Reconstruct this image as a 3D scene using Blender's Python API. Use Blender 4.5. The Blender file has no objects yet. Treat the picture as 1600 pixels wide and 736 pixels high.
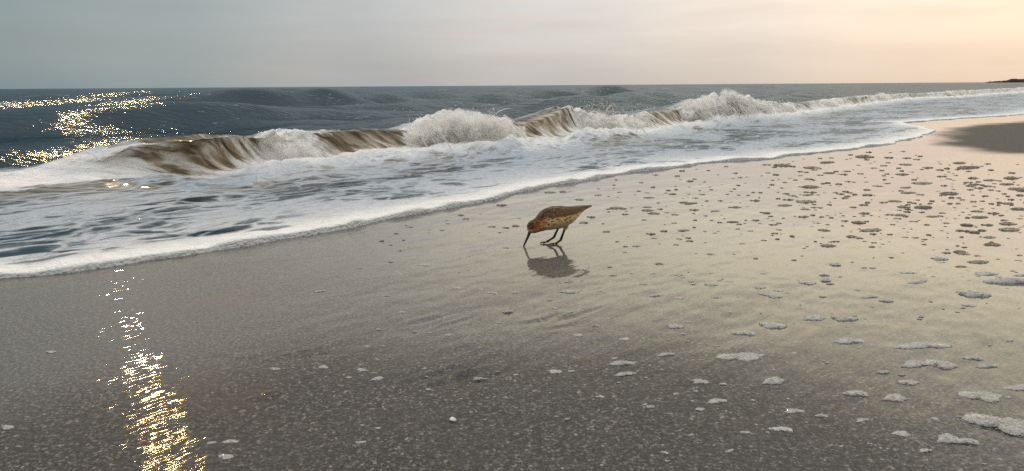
import bpy, bmesh, math, random
import numpy as np
from mathutils import Vector, Matrix

random.seed(7)
RNG = np.random.default_rng(11)
R = math.radians
SC = bpy.context.scene
COL = SC.collection

# ------------------------------------------------------------------ camera
F_PX, CX, CY = 1080.0, 800.0, 368.0
PITCH, ROLL, EYE = R(12.25), R(0.39), 0.50
X0 = np.array([1.0, 0, 0])
FW = np.array([0, math.cos(PITCH), -math.sin(PITCH)])
U0 = np.array([0, math.sin(PITCH), math.cos(PITCH)])
UP = math.cos(ROLL) * U0 + math.sin(ROLL) * X0
RT = math.cos(ROLL) * X0 - math.sin(ROLL) * U0
CAM = np.array([0, 0, EYE])
cam = bpy.data.cameras.new('camera')
cam.sensor_fit = 'HORIZONTAL'
cam.sensor_width = 36.0
cam.lens = F_PX / 1600.0 * 36.0
cam.clip_start, cam.clip_end = 0.02, 20000.0
cam_o = bpy.data.objects.new('camera', cam)
COL.objects.link(cam_o)
M3 = Matrix((RT, UP, -FW)).transposed()
cam_o.matrix_world = Matrix.Translation(CAM) @ M3.to_4x4()
SC.camera = cam_o

# ------------------------------------------------------------------ light
SUN_AZ, SUN_EL = R(-29.0), R(27.5)      # azimuth from +Y towards +X
sun_dir = Vector((math.sin(SUN_AZ) * math.cos(SUN_EL), math.cos(SUN_AZ) * math.cos(SUN_EL), math.sin(SUN_EL)))
sd = bpy.data.lights.new('sun', 'SUN')
sd.energy, sd.angle, sd.color = 0.4, R(0.6), (1.0, 0.60, 0.22)
sun = bpy.data.objects.new('sun', sd)
COL.objects.link(sun)
sun.rotation_euler = sun_dir.to_track_quat('Z', 'Y').to_euler()

world = bpy.data.worlds.new('World')
SC.world = world
world.use_nodes = True
wt = world.node_tree
wt.nodes.clear()


class NT:
    """tiny node helper"""
    def __init__(self, tree):
        self.t = tree

    def n(self, kind, **kw):
        nd = self.t.nodes.new(kind)
        ins = kw.pop('i', {})
        for k, v in kw.items():
            setattr(nd, k, v)
        for k, v in ins.items():
            sock = nd.inputs[k]
            if isinstance(v, bpy.types.NodeSocket):
                self.t.links.new(v, sock)
            else:
                sock.default_value = v
        return nd

    def m(self, op, a, b=0.0, c=0.0, clamp=False):
        nd = self.n('ShaderNodeMath', operation=op, use_clamp=clamp, i={0: a, 1: b, 2: c})
        return nd.outputs[0]

    def mr(self, v, a, b, c=0.0, d=1.0, smooth=True):
        nd = self.n('ShaderNodeMapRange', interpolation_type='SMOOTHSTEP' if smooth else 'LINEAR',
                    i={'Value': v, 'From Min': a, 'From Max': b, 'To Min': c, 'To Max': d})
        return nd.outputs[0]

    def mix(self, f, a, b, blend='MIX'):
        nd = self.n('ShaderNodeMix', data_type='RGBA', blend_type=blend)
        for k, v in ((0, f), (6, a), (7, b)):
            s = nd.inputs[k]
            if isinstance(v, bpy.types.NodeSocket):
                self.t.links.new(v, s)
            else:
                s.default_value = (*v, 1.0) if isinstance(v, tuple) and len(v) == 3 else v
        return nd.outputs[2]

    def ramp(self, f, stops, interp='LINEAR'):
        nd = self.n('ShaderNodeValToRGB', i={0: f})
        cr = nd.color_ramp
        cr.interpolation = interp
        while len(cr.elements) < len(stops):
            cr.elements.new(0.5)
        for e, (p, c) in zip(cr.elements, stops):
            e.position = p
            e.color = (*c, 1.0)
        return nd.outputs[0]

    def noise(self, vec, scale, detail=4.0, rough=0.55, dist=0.0):
        return self.n('ShaderNodeTexNoise', i={'Vector': vec, 'Scale': scale, 'Detail': detail,
                                              'Roughness': rough, 'Distortion': dist}).outputs[0]

    def mapping(self, vec, loc=(0, 0, 0), rot=(0, 0, 0), scale=(1, 1, 1)):
        return self.n('ShaderNodeMapping', i={'Vector': vec, 'Location': loc, 'Rotation': rot, 'Scale': scale}).outputs[0]

    def link(self, a, b):
        self.t.links.new(a, b)


w = NT(wt)
tc = w.n('ShaderNodeTexCoord').outputs['Generated']
sky = w.n('ShaderNodeTexSky', sky_type='NISHITA', sun_disc=False, sun_elevation=SUN_EL,
          sun_rotation=SUN_AZ, altitude=0.0, air_density=1.0, dust_density=2.5, ozone_density=1.0)
bg_n = w.n('ShaderNodeBackground', i={'Color': sky.outputs[0], 'Strength': 0.05})
# thin evening cloud veil: grey blue, warming towards the sunset glow in the right of the view
GA = R(42.0)
sep = w.n('ShaderNodeSeparateXYZ', i={0: tc})
cx = w.m('ADD', w.m('MULTIPLY', sep.outputs[0], math.sin(GA)), w.m('MULTIPLY', sep.outputs[1], math.cos(GA)))
el = sep.outputs[2]
veil = w.ramp(w.m('MULTIPLY_ADD', cx, 0.5, 0.5), [
    (0.0, (0.37, 0.36, 0.345)), (0.46, (0.22, 0.262, 0.285)), (0.60, (0.18, 0.265, 0.302)), (0.68, (0.235, 0.316, 0.352)), (0.78, (0.38, 0.405, 0.422)),
    (0.89, (0.55, 0.525, 0.50)), (0.955, (0.69, 0.605, 0.525)), (0.985, (0.83, 0.67, 0.53)), (1.0, (0.92, 0.71, 0.52))], 'EASE')
warm = w.mr(cx, 0.25, 1.0)
g_low = w.mr(el, -0.01, 0.10, 0.0, 1.0)
g_up = w.mr(el, 0.08, 0.24, 0.0, 1.0)
g_hi = w.mr(el, 0.30, 0.95, 0.0, 1.0)
gain = w.m('ADD', w.m('MULTIPLY_ADD', w.m('MULTIPLY', g_low, warm), 0.34, 0.90),
           w.m('MULTIPLY', w.m('MULTIPLY', g_up, w.m('MULTIPLY_ADD', warm, 0.9, 0.1)), 0.62))
# as under any thin overcast the veil is brightest overhead
gain = w.m('ADD', gain, w.m('MULTIPLY', g_hi, 3.4))
cl = w.noise(w.mapping(tc, scale=(1.0, 1.0, 9.0)), 3.2, 6.0, 0.6, 0.3)
gain = w.m('MULTIPLY', gain, w.mr(cl, 0.25, 0.75, 0.91, 1.01))
wisp = w.noise(w.mapping(tc, loc=(3.1, 0.4, 1.7), scale=(1.0, 1.0, 14.0)), 2.0, 5.0, 0.6, 0.6)
veil = w.mix(w.m('MULTIPLY', w.m('MULTIPLY', w.mr(wisp, 0.50, 0.72), warm), 0.35), veil, (0.62, 0.40, 0.30))
veil = w.mix(w.m('MULTIPLY', w.m('MULTIPLY', w.mr(el, 0.12, 0.26), warm), 0.8), veil, (0.96, 0.84, 0.56))
veil = w.mix(w.mr(el, 0.23, 0.52, 0.0, 0.88), veil, (0.275, 0.278, 0.275))
bg_v = w.n('ShaderNodeBackground', i={'Color': veil, 'Strength': gain})
add = w.n('ShaderNodeMixShader', i={0: 0.93, 1: bg_n.outputs[0], 2: bg_v.outputs[0]})   # the veil covers nearly all of the clear sky
wo = w.n('ShaderNodeOutputWorld', i={0: add.outputs[0]})

SC.view_settings.view_transform = 'Standard'
SC.view_settings.look = 'None'
SC.view_settings.exposure = 0.22
SC.view_settings.gamma = 1.0
SC.view_settings.use_curve_mapping = False
SC.render.engine = 'CYCLES'
SC.cycles.use_denoising = False
SC.cycles.max_bounces = 10
SC.cycles.diffuse_bounces = 4
SC.cycles.glossy_bounces = 3
SC.cycles.transmission_bounces = 4
SC.cycles.sample_clamp_indirect = 4.0
SC.cycles.volume_bounces = 8
SC.cycles.volume_step_rate = 1.0
SC.cycles.caustics_reflective = False
SC.cycles.caustics_refractive = False

# ------------------------------------------------------------------ helpers
def ray(px, py):
    px = np.asarray(px, float)
    py = np.asarray(py, float)
    return FW + ((px - CX) / F_PX)[..., None] * RT - ((py - CY) / F_PX)[..., None] * UP


def ground(px, py, z=0.0):
    d = ray(px, py)
    k = (z - EYE) / d[..., 2]
    return CAM + d * k[..., None]


SH = R(47.0)                                    # the shore runs away to the right at 47 degrees
SV = np.array([math.cos(SH), math.sin(SH)])     # along the shore
TV = np.array([-math.sin(SH), math.cos(SH)])    # out to sea


def to_st(p):
    return p[..., 0] * SV[0] + p[..., 1] * SV[1], p[..., 0] * TV[0] + p[..., 1] * TV[1]


def from_st(s, t):
    return s * SV[0] + t * TV[0], s * SV[1] + t * TV[1]


PERM = RNG.permutation(4096)
GRAD = RNG.uniform(0, 2 * math.pi, 4096)


def pnoise(x, y, seed=0):
    xi, yi = np.floor(x).astype(np.int64), np.floor(y).astype(np.int64)
    xf, yf = x - xi, y - yi

    def g(ix, iy, dx, dy):
        a = GRAD[PERM[(PERM[(ix + seed * 57) & 4095] + iy) & 4095]]
        return np.cos(a) * dx + np.sin(a) * dy
    u, v = xf ** 3 * (xf * (xf * 6 - 15) + 10), yf ** 3 * (yf * (yf * 6 - 15) + 10)
    a = g(xi, yi, xf, yf) * (1 - u) + g(xi + 1, yi, xf - 1, yf) * u
    b = g(xi, yi + 1, xf, yf - 1) * (1 - u) + g(xi + 1, yi + 1, xf - 1, yf - 1) * u
    return (a * (1 - v) + b * v) * 1.5


def fbm(x, y, seed=0, octs=4, gain=0.5):
    r, a, f = 0.0, 1.0, 1.0
    for k in range(octs):
        r = r + a * pnoise(x * f + 17.3 * k, y * f - 9.1 * k, seed + k)
        a *= gain
        f *= 2.03
    return r


def sstep(a, b, x):
    u = np.clip((x - a) / (b - a), 0, 1)
    return u * u * (3 - 2 * u)


def mesh_obj(name, verts, faces_idx, sizes, mat, parent=None, attrs=None, smooth=True):
    """verts (n,3); faces_idx flat index array; sizes = vertices of each face (int or array)"""
    me = bpy.data.meshes.new(name)
    verts = np.ascontiguousarray(verts, dtype=np.float32)
    faces_idx = np.ascontiguousarray(faces_idx, dtype=np.int32).ravel()
    if np.isscalar(sizes):
        nf = len(faces_idx) // sizes
        tot = np.full(nf, sizes, np.int32)
    else:
        tot = np.asarray(sizes, np.int32)
        nf = len(tot)
    start = np.concatenate(([0], np.cumsum(tot)[:-1])).astype(np.int32)
    me.vertices.add(len(verts))
    me.vertices.foreach_set('co', verts.ravel())
    me.loops.add(len(faces_idx))
    me.loops.foreach_set('vertex_index', faces_idx)
    me.polygons.add(nf)
    me.polygons.foreach_set('loop_start', start)
    me.polygons.foreach_set('loop_total', tot)
    me.update(calc_edges=True)
    me.validate()
    me.polygons.foreach_set('use_smooth', np.full(nf, smooth, bool))
    for k, v in (attrs or {}).items():
        v = np.asarray(v, np.float32)
        if v.ndim == 2:
            a = me.attributes.new(k, 'FLOAT_VECTOR', 'POINT')
            a.data.foreach_set('vector', v.ravel())
        else:
            a = me.attributes.new(k, 'FLOAT', 'POINT')
            a.data.foreach_set('value', v.ravel())
    if mat:
        me.materials.append(mat)
    ob = bpy.data.objects.new(name, me)
    COL.objects.link(ob)
    if parent:
        ob.parent = parent
    return ob


def grid_obj(name, P, mat, attrs=None, flip=False):
    r, c = P.shape[:2]
    i = np.arange(r * c).reshape(r, c)
    q = np.stack([i[:-1, :-1], i[:-1, 1:], i[1:, 1:], i[1:, :-1]], -1).reshape(-1, 4)
    if flip:
        q = q[:, ::-1]
    return mesh_obj(name, P.reshape(-1, 3), q, 4, mat, attrs={k: (v.reshape(-1, 3) if v.ndim == 3 else v.reshape(-1)) for k, v in (attrs or {}).items()})


def material(name):
    m = bpy.data.materials.new(name)
    m.use_nodes = True
    m.node_tree.nodes.clear()
    return m, NT(m.node_tree)


def tag(o, label=None, cat=None, group=None, kind=None):
    for k, v in (('label', label), ('category', cat), ('group', group), ('kind', kind)):
        if v:
            o[k] = v
    return o


# ------------------------------------------------------------------ materials
def sand_material():
    m, t = material('wet_sand')
    geo = t.n('ShaderNodeNewGeometry').outputs['Position']
    film = t.n('ShaderNodeAttribute', attribute_name='film').outputs['Fac']
    grain = t.n('ShaderNodeAttribute', attribute_name='grain').outputs['Fac']
    dry = t.n('ShaderNodeAttribute', attribute_name='drained').outputs['Fac']
    shore = t.mapping(geo, rot=(0, 0, -SH))
    n1 = t.noise(geo, 330.0, 3.0, 0.7)
    n2 = t.noise(geo, 150.0, 3.0, 0.6)
    n3 = t.noise(geo, 4.0, 4.0, 0.6)
    vor = t.n('ShaderNodeTexVoronoi', feature='F1', i={'Vector': geo, 'Scale': 260.0, 'Randomness': 1.0})
    spk = t.n('ShaderNodeSeparateColor', i={0: vor.outputs['Color']})
    col = t.ramp(t.m('MULTIPLY_ADD', n2, 0.55, t.m('MULTIPLY', n1, 0.45)), [
        (0.38, (0.007, 0.007, 0.007)), (0.465, (0.034, 0.0337, 0.0325)), (0.53, (0.080, 0.078, 0.074)), (0.63, (0.255, 0.244, 0.222))])
    # single pale shell grains and dark mineral grains
    col = t.mix(t.m('MULTIPLY', t.m('GREATER_THAN', spk.outputs[0], 0.965), grain), col, (0.30, 0.27, 0.23))
    col = t.mix(t.m('MULTIPLY', t.m('LESS_THAN', spk.outputs[0], 0.10), grain), col, (0.03, 0.027, 0.024))
    col = t.mix(t.mr(n3, 0.35, 0.70, 0.0, 0.35), col, (0.082, 0.076, 0.068))
    mot = t.noise(geo, 70.0, 3.0, 0.6)
    col = t.mix(t.m('MULTIPLY', t.mr(mot, 0.42, 0.60, 0.6, 0.0), grain), col, (0.022, 0.020, 0.018))
    red = t.noise(geo, 2.3, 2.0, 0.5)
    col = t.mix(t.mr(red, 0.56, 0.72, 0.0, 0.40), col, (0.105, 0.070, 0.050))
    col = t.mix(t.m('MULTIPLY', dry, 0.75), col, (0.078, 0.070, 0.057))
    # grain relief
    bg = t.n('ShaderNodeBump', i={'Strength': t.m('MULTIPLY_ADD', grain, 0.75, 0.15), 'Distance': 0.006,
                                  'Height': t.m('MULTIPLY_ADD', n2, 0.7, t.m('MULTIPLY', n1, 0.3))})
    # film surface: faint ripples running along the shore plus protruding grains where the film is thin
    r1 = t.noise(t.mapping(shore, scale=(1.6, 12.0, 1.0)), 4.0, 3.0, 0.55, 0.4)
    r2 = t.noise(t.mapping(shore, scale=(1.5, 7.0, 1.0)), 15.0, 1.0, 0.5, 0.25)
    hh = t.m('MULTIPLY_ADD', r1, 0.16, t.m('MULTIPLY', r2, 0.42))
    rip = t.n('ShaderNodeAttribute', attribute_name='ripple').outputs['Fac']
    b1 = t.n('ShaderNodeBump', i={'Strength': t.m('MULTIPLY', rip, 0.5), 'Distance': 0.006, 'Height': hh})
    b2 = t.n('ShaderNodeBump', i={'Strength': t.m('MULTIPLY_ADD', grain, 0.06, 0.0), 'Distance': 0.0035,
                                  'Height': t.m('MULTIPLY_ADD', n2, 0.75, t.m('MULTIPLY', n1, 0.25)),
                                  'Normal': b1.outputs[0]})
    p = t.n('ShaderNodeBsdfPrincipled', i={
        'Base Color': col, 'Roughness': t.m('MULTIPLY_ADD', dry, 0.2, 0.6), 'Specular IOR Level': 0.25, 'Normal': bg.outputs[0],
        'Coat Weight': t.m('MULTIPLY', film, t.m('MULTIPLY_ADD', grain, -0.6, 1.0)), 'Coat Roughness': t.m('MULTIPLY_ADD', grain, 0.04, 0.015), 'Coat IOR': 1.5,
        'Coat Normal': b2.outputs[0]})
    t.n('ShaderNodeOutputMaterial', i={0: p.outputs[0]})
    return m


def sea_material():
    m, t = material('sea_water_and_foam')
    geo = t.n('ShaderNodeNewGeometry').outputs['Position']
    st = t.n('ShaderNodeAttribute', attribute_name='shore_uv').outputs['Vector']
    foam = t.n('ShaderNodeAttribute', attribute_name='foam').outputs['Fac']
    silt = t.n('ShaderNodeAttribute', attribute_name='silt').outputs['Fac']
    thick = t.n('ShaderNodeAttribute', attribute_name='thick').outputs['Fac']
    face = t.n('ShaderNodeAttribute', attribute_name='face').outputs['Fac']
    # lace of foam on the flat water
    warp = t.n('ShaderNodeTexNoise', i={'Vector': st, 'Scale': 2.6, 'Detail': 3.0}).outputs['Color']
    stw = t.n('ShaderNodeVectorMath', operation='MULTIPLY_ADD', i={0: warp, 1: (0.45, 0.28, 0.0), 2: st}).outputs[0]
    a = t.noise(t.mapping(stw, scale=(1.0, 2.6, 1.0)), 2.4, 6.0, 0.62, 0.5)
    vor = t.n('ShaderNodeTexVoronoi', feature='DISTANCE_TO_EDGE', i={'Vector': t.mapping(stw, scale=(1.0, 2.1, 1.0)), 'Scale': 5.5}).outputs['Distance']
    lace = t.m('SUBTRACT', 1.0, t.mr(vor, 0.0, 0.22))
    fine = t.noise(t.mapping(stw, scale=(1.0, 1.6, 1.0)), 26.0, 5.0, 0.65)
    pat = t.m('ADD', t.m('MULTIPLY', a, 0.95), t.m('ADD', t.m('MULTIPLY', lace, 0.16), t.m('MULTIPLY', fine, 0.22)))
    # streaks drawn down the falling face of the breaker
    sk = t.mapping(st, rot=(0, 0, R(-32.0)), scale=(1.0, 1.0, 1.0))
    streak = t.noise(t.mapping(sk, scale=(6.0, 1.0, 1.0)), 2.6, 4.0, 0.58, 0.6)
    pat = t.m('ADD', t.m('MULTIPLY', pat, t.m('SUBTRACT', 1.0, face)), t.m('MULTIPLY', t.m('MULTIPLY_ADD', streak, 1.15, 0.03), face))
    thr = t.m('SUBTRACT', 1.02, foam)
    mask = t.n('ShaderNodeMapRange', interpolation_type='SMOOTHSTEP',
               i={'Value': pat, 'From Min': t.m('SUBTRACT', thr, 0.13), 'From Max': t.m('ADD', thr, 0.15)}).outputs[0]
    # water
    wcol = t.mix(silt, (0.012, 0.026, 0.034), t.ramp(streak, [(0.31, (0.06, 0.04, 0.022)), (0.43, (0.26, 0.19, 0.115)), (0.58, (0.68, 0.57, 0.42))]))
    w1 = t.noise(t.mapping(geo, rot=(0, 0, -SH), scale=(0.75, 2.1, 1.0)), 6.0, 2.5, 0.5, 0.5)
    w2 = t.noise(t.mapping(geo, rot=(0, 0, -SH), scale=(1.0, 1.5, 1.0)), 42.0, 3.0, 0.6)
    wh = t.m('MULTIPLY_ADD', w1, 1.0, t.m('MULTIPLY', w2, 0.06))
    wh = t.m('ADD', wh, t.m('MULTIPLY', t.m('MULTIPLY', streak, face), 0.35))
    wb = t.n('ShaderNodeBump', i={'Strength': t.m('MULTIPLY_ADD', t.n('ShaderNodeAttribute', attribute_name='open_sea').outputs['Fac'], 0.30, 0.10), 'Distance': 0.055, 'Height': wh})
    wd = t.n('ShaderNodeBsdfPrincipled', i={'Base Color': wcol, 'Roughness': 0.5, 'Specular IOR Level': 0.0, 'Normal': wb.outputs[0]})
    wg = t.n('ShaderNodeBsdfGlossy', i={'Color': (0.60, 0.70, 0.80, 1.0), 'Roughness': t.m('MULTIPLY_ADD', silt, 0.06, 0.07), 'Normal': wb.outputs[0]})
    fr = t.n('ShaderNodeFresnel', i={'IOR': 1.33, 'Normal': wb.outputs[0]})
    water = t.n('ShaderNodeMixShader', i={0: t.m('MULTIPLY', fr.outputs[0], 0.62), 1: wd.outputs[0], 2: wg.outputs[0]})
    # foam
    bub = t.n('ShaderNodeTexVoronoi', feature='F1', i={'Vector': geo, 'Scale': 95.0}).outputs['Distance']
    fh = t.m('ADD', t.m('MULTIPLY', fine, 0.6), t.m('MULTIPLY', t.m('SUBTRACT', 1.0, bub), 0.25))
    fh = t.m('ADD', fh, t.m('MULTIPLY', streak, t.m('MULTIPLY', face, 1.6)))
    fb = t.n('ShaderNodeBump', i={'Strength': 0.75, 'Distance': 0.02, 'Height': fh})
    fcol = t.mix(thick, (0.385, 0.45, 0.52), (0.90, 0.88, 0.85))
    fcol = t.mix(t.m('MULTIPLY', t.mr(fine, 0.35, 0.62, 1.0, 0.0), t.m('MULTIPLY_ADD', thick, -0.45, 0.6)), fcol, (0.25, 0.28, 0.31))
    fcol = t.mix(t.m('MULTIPLY', t.m('MULTIPLY', face, t.mr(streak, 0.36, 0.58, 1.0, 0.0)), t.m('MULTIPLY_ADD', silt, 0.65, 0.12)), fcol, (0.40, 0.32, 0.22))  # silty brown plus painted shading between the streaks of white foam
    foamsh = t.n('ShaderNodeBsdfPrincipled', i={'Base Color': fcol, 'Roughness': 0.55, 'IOR': 1.33, 'Specular IOR Level': 0.35, 'Normal': fb.outputs[0]})
    mx = t.n('ShaderNodeMixShader', i={0: mask, 1: water.outputs[0], 2: foamsh.outputs[0]})
    t.n('ShaderNodeOutputMaterial', i={0: mx.outputs[0]})
    return m


def spray_material():
    m, t = material('white_spray')
    silt = t.n('ShaderNodeAttribute', attribute_name='silt').outputs['Fac']
    col = t.mix(silt, (0.92, 0.90, 0.86), (0.62, 0.50, 0.34))
    d = t.n('ShaderNodeBsdfPrincipled', i={'Base Color': col, 'Roughness': 0.5, 'IOR': 1.33})
    tr = t.n('ShaderNodeBsdfTranslucent', i={'Color': col})
    mx = t.n('ShaderNodeMixShader', i={0: 0.35, 1: d.outputs[0], 2: tr.outputs[0]})
    t.n('ShaderNodeOutputMaterial', i={0: mx.outputs[0]})
    return m


def bubble_material(name, c0, c1, c2):
    m, t = material(name)
    oi = t.n('ShaderNodeObjectInfo').outputs['Random']
    geo = t.n('ShaderNodeNewGeometry')
    isl = geo.outputs['Random Per Island']
    col = t.mix(isl, c0, c1)
    col = t.mix(t.m('MULTIPLY', oi, 0.35), col, c2)
    p = t.n('ShaderNodeBsdfPrincipled', i={'Base Color': col, 'Roughness': 0.22, 'IOR': 1.33, 'Coat Weight': 0.4, 'Coat Roughness': 0.04})
    tr = t.n('ShaderNodeBsdfTranslucent', i={'Color': col})
    mx = t.n('ShaderNodeMixShader', i={0: 0.30, 1: p.outputs[0], 2: tr.outputs[0]})
    t.n('ShaderNodeOutputMaterial', i={0: mx.outputs[0]})
    return m


M_SAND, M_SEA, M_SPRAY = sand_material(), sea_material(), spray_material()
M_BUB = bubble_material('bubble_foam', (0.55, 0.535, 0.50), (0.84, 0.81, 0.76), (0.52, 0.47, 0.39))
M_THIN_SHADED = bubble_material('thin_shaded_bubble_film', (0.20, 0.165, 0.12), (0.48, 0.41, 0.31), (0.25, 0.20, 0.135))  # thin foam, darkened further: the shade on its front is put into the colour

# ------------------------------------------------------------------ shore lines read off the view
edge_px = np.array([(-150, 452), (0, 437), (100, 426), (200, 413), (300, 399), (400, 385), (500, 366), (600, 345), (700, 326), (800, 306), (850, 292),
                    (900, 283), (960, 273), (1050, 263), (1100, 256), (1200, 248), (1250, 241), (1320, 234), (1380, 227), (1440, 213), (1461, 204)], float)
es, et = to_st(ground(edge_px[:, 0], edge_px[:, 1]))
e2 = np.array([(1405, 192), (1430, 190.5), (1500, 185), (1560, 181.5), (1600, 179)], float)
e2s, e2t = to_st(ground(e2[:, 0], e2[:, 1]))
ES = np.concatenate(([-400, -60, -8, -3], es, e2s, [30, 90, 400, 6000]))
ET = np.concatenate(([1.5, 1.8, 2.3, 2.2], et, e2t, [1.4, 1.1, 1.0, 1.0]))
o_ = np.argsort(ES)
ES, ET = ES[o_], ET[o_]


def t_edge(s):
    base = np.interp(s, ES, ET)
    # small scallops
    am = 0.030 * np.clip(1 + np.abs(s) * 0.12, 1, 6)
    return base + am * fbm(s * 2.3, s * 0 + 0.5, 3, 4) * np.exp(-np.abs(s) / 60)


foot_px = np.array([(-200, 306), (0, 301), (100, 293), (200, 288), (330, 284), (430, 269), (560, 256), (700, 244), (800, 239), (920, 223), (1000, 213), (1100, 198),
                    (1200, 186), (1300, 173), (1400, 161), (1500, 152), (1600, 146)], float)
top_px = np.array([(-200, 290), (0, 282), (60, 272), (100, 257), (150, 240), (200, 227), (240, 219), (300, 215), (400, 212), (540, 208), (600, 204), (650, 195), (690, 184), (740, 181),
                   (800, 194), (860, 171), (900, 177), (950, 190), (1000, 180), (1060, 170), (1085, 158), (1110, 153), (1180, 163), (1240, 165),
                   (1290, 157), (1330, 153), (1400, 149), (1500, 143), (1600, 138)], float)
fs, ft = to_st(ground(foot_px[:, 0], foot_px[:, 1], 0.02))
FS = np.concatenate(([-400, -40], fs, [fs[-1] + 60, 6000]))
FT = np.concatenate(([5.0, 4.2], ft, [ft[-1] + 1.5, ft[-1] + 4]))
o_ = np.argsort(FS)
FS, FT = FS[o_], FT[o_]


def t_foot(s):
    return np.interp(s, FS, FT)


BW = 0.30                                           # foot to crest, metres across the shore
# crest heights: where each crest ray meets the crest line
top_y = np.interp(np.arange(-200, 1601, 10), top_px[:, 0], top_px[:, 1])
top_x = np.arange(-200, 1601, 10).astype(float)
cs_, ch_ = [], []
for x, y in zip(top_x, top_y):
    d = ray(x, y)
    ks = np.linspace(1.5, 60, 6000)
    p = CAM + ks[:, None] * d
    ps, pt = to_st(p)
    i = int(np.argmax(pt > t_foot(ps) + BW))
    if pt[i] > t_foot(ps[i]) + BW:
        cs_.append(ps[i])
        ch_.append(p[i, 2])
cs_, ch_ = np.array(cs_), np.array(ch_)
o_ = np.argsort(cs_)
cs_, ch_ = cs_[o_], np.clip(ch_[o_], 0.05, 0.50)


def crest_h(s):
    h = np.interp(s, cs_, ch_)
    return h * (1 + 0.10 * fbm(s * 1.3, s * 0 + 3.3, 9, 3))


def by_px(vals):
    """property given along the crest by picture column -> function of s"""
    v = np.array(vals, float)
    yy = np.interp(v[:, 0], foot_px[:, 0], foot_px[:, 1])
    s, _ = to_st(ground(v[:, 0], yy, 0.02))
    return lambda q: np.interp(q, s, v[:, 1])


curl_f = by_px([(-200, 0.1), (60, 0.2), (160, 0.6), (240, 1.1), (330, 1.15), (420, 1.0), (480, 0.7), (560, 0.75), (650, 0.7), (700, 0.2), (800, 0.2), (860, 0.7), (930, 0.4), (1100, 0.5), (1250, 0.4), (1400, 0.6), (1600, 0.3)])
white_f = by_px([(-200, 0.9), (60, 0.95), (190, 0.75), (245, 0.28), (330, 0.26), (410, 0.28), (440, 0.75), (480, 0.80), (515, 0.40), (560, 0.15), (640, 0.10), (672, 0.80), (720, 1.0), (800, 0.95), (825, 0.45), (850, 0.15), (895, 0.18), (930, 0.75), (960, 0.95),
                 (1020, 0.85), (1045, 0.20), (1075, 0.15), (1095, 0.95), (1190, 1.0), (1240, 0.75), (1275, 0.25), (1310, 0.80), (1345, 0.20), (1390, 0.85), (1440, 0.30), (1500, 0.85), (1550, 0.5), (1600, 0.6)])
footw_f = by_px([(-200, 0.7), (100, 0.7), (190, 0.6), (250, 0.35), (330, 0.40), (420, 0.8), (560, 0.95), (700, 1.0), (1600, 1.0)])

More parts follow.
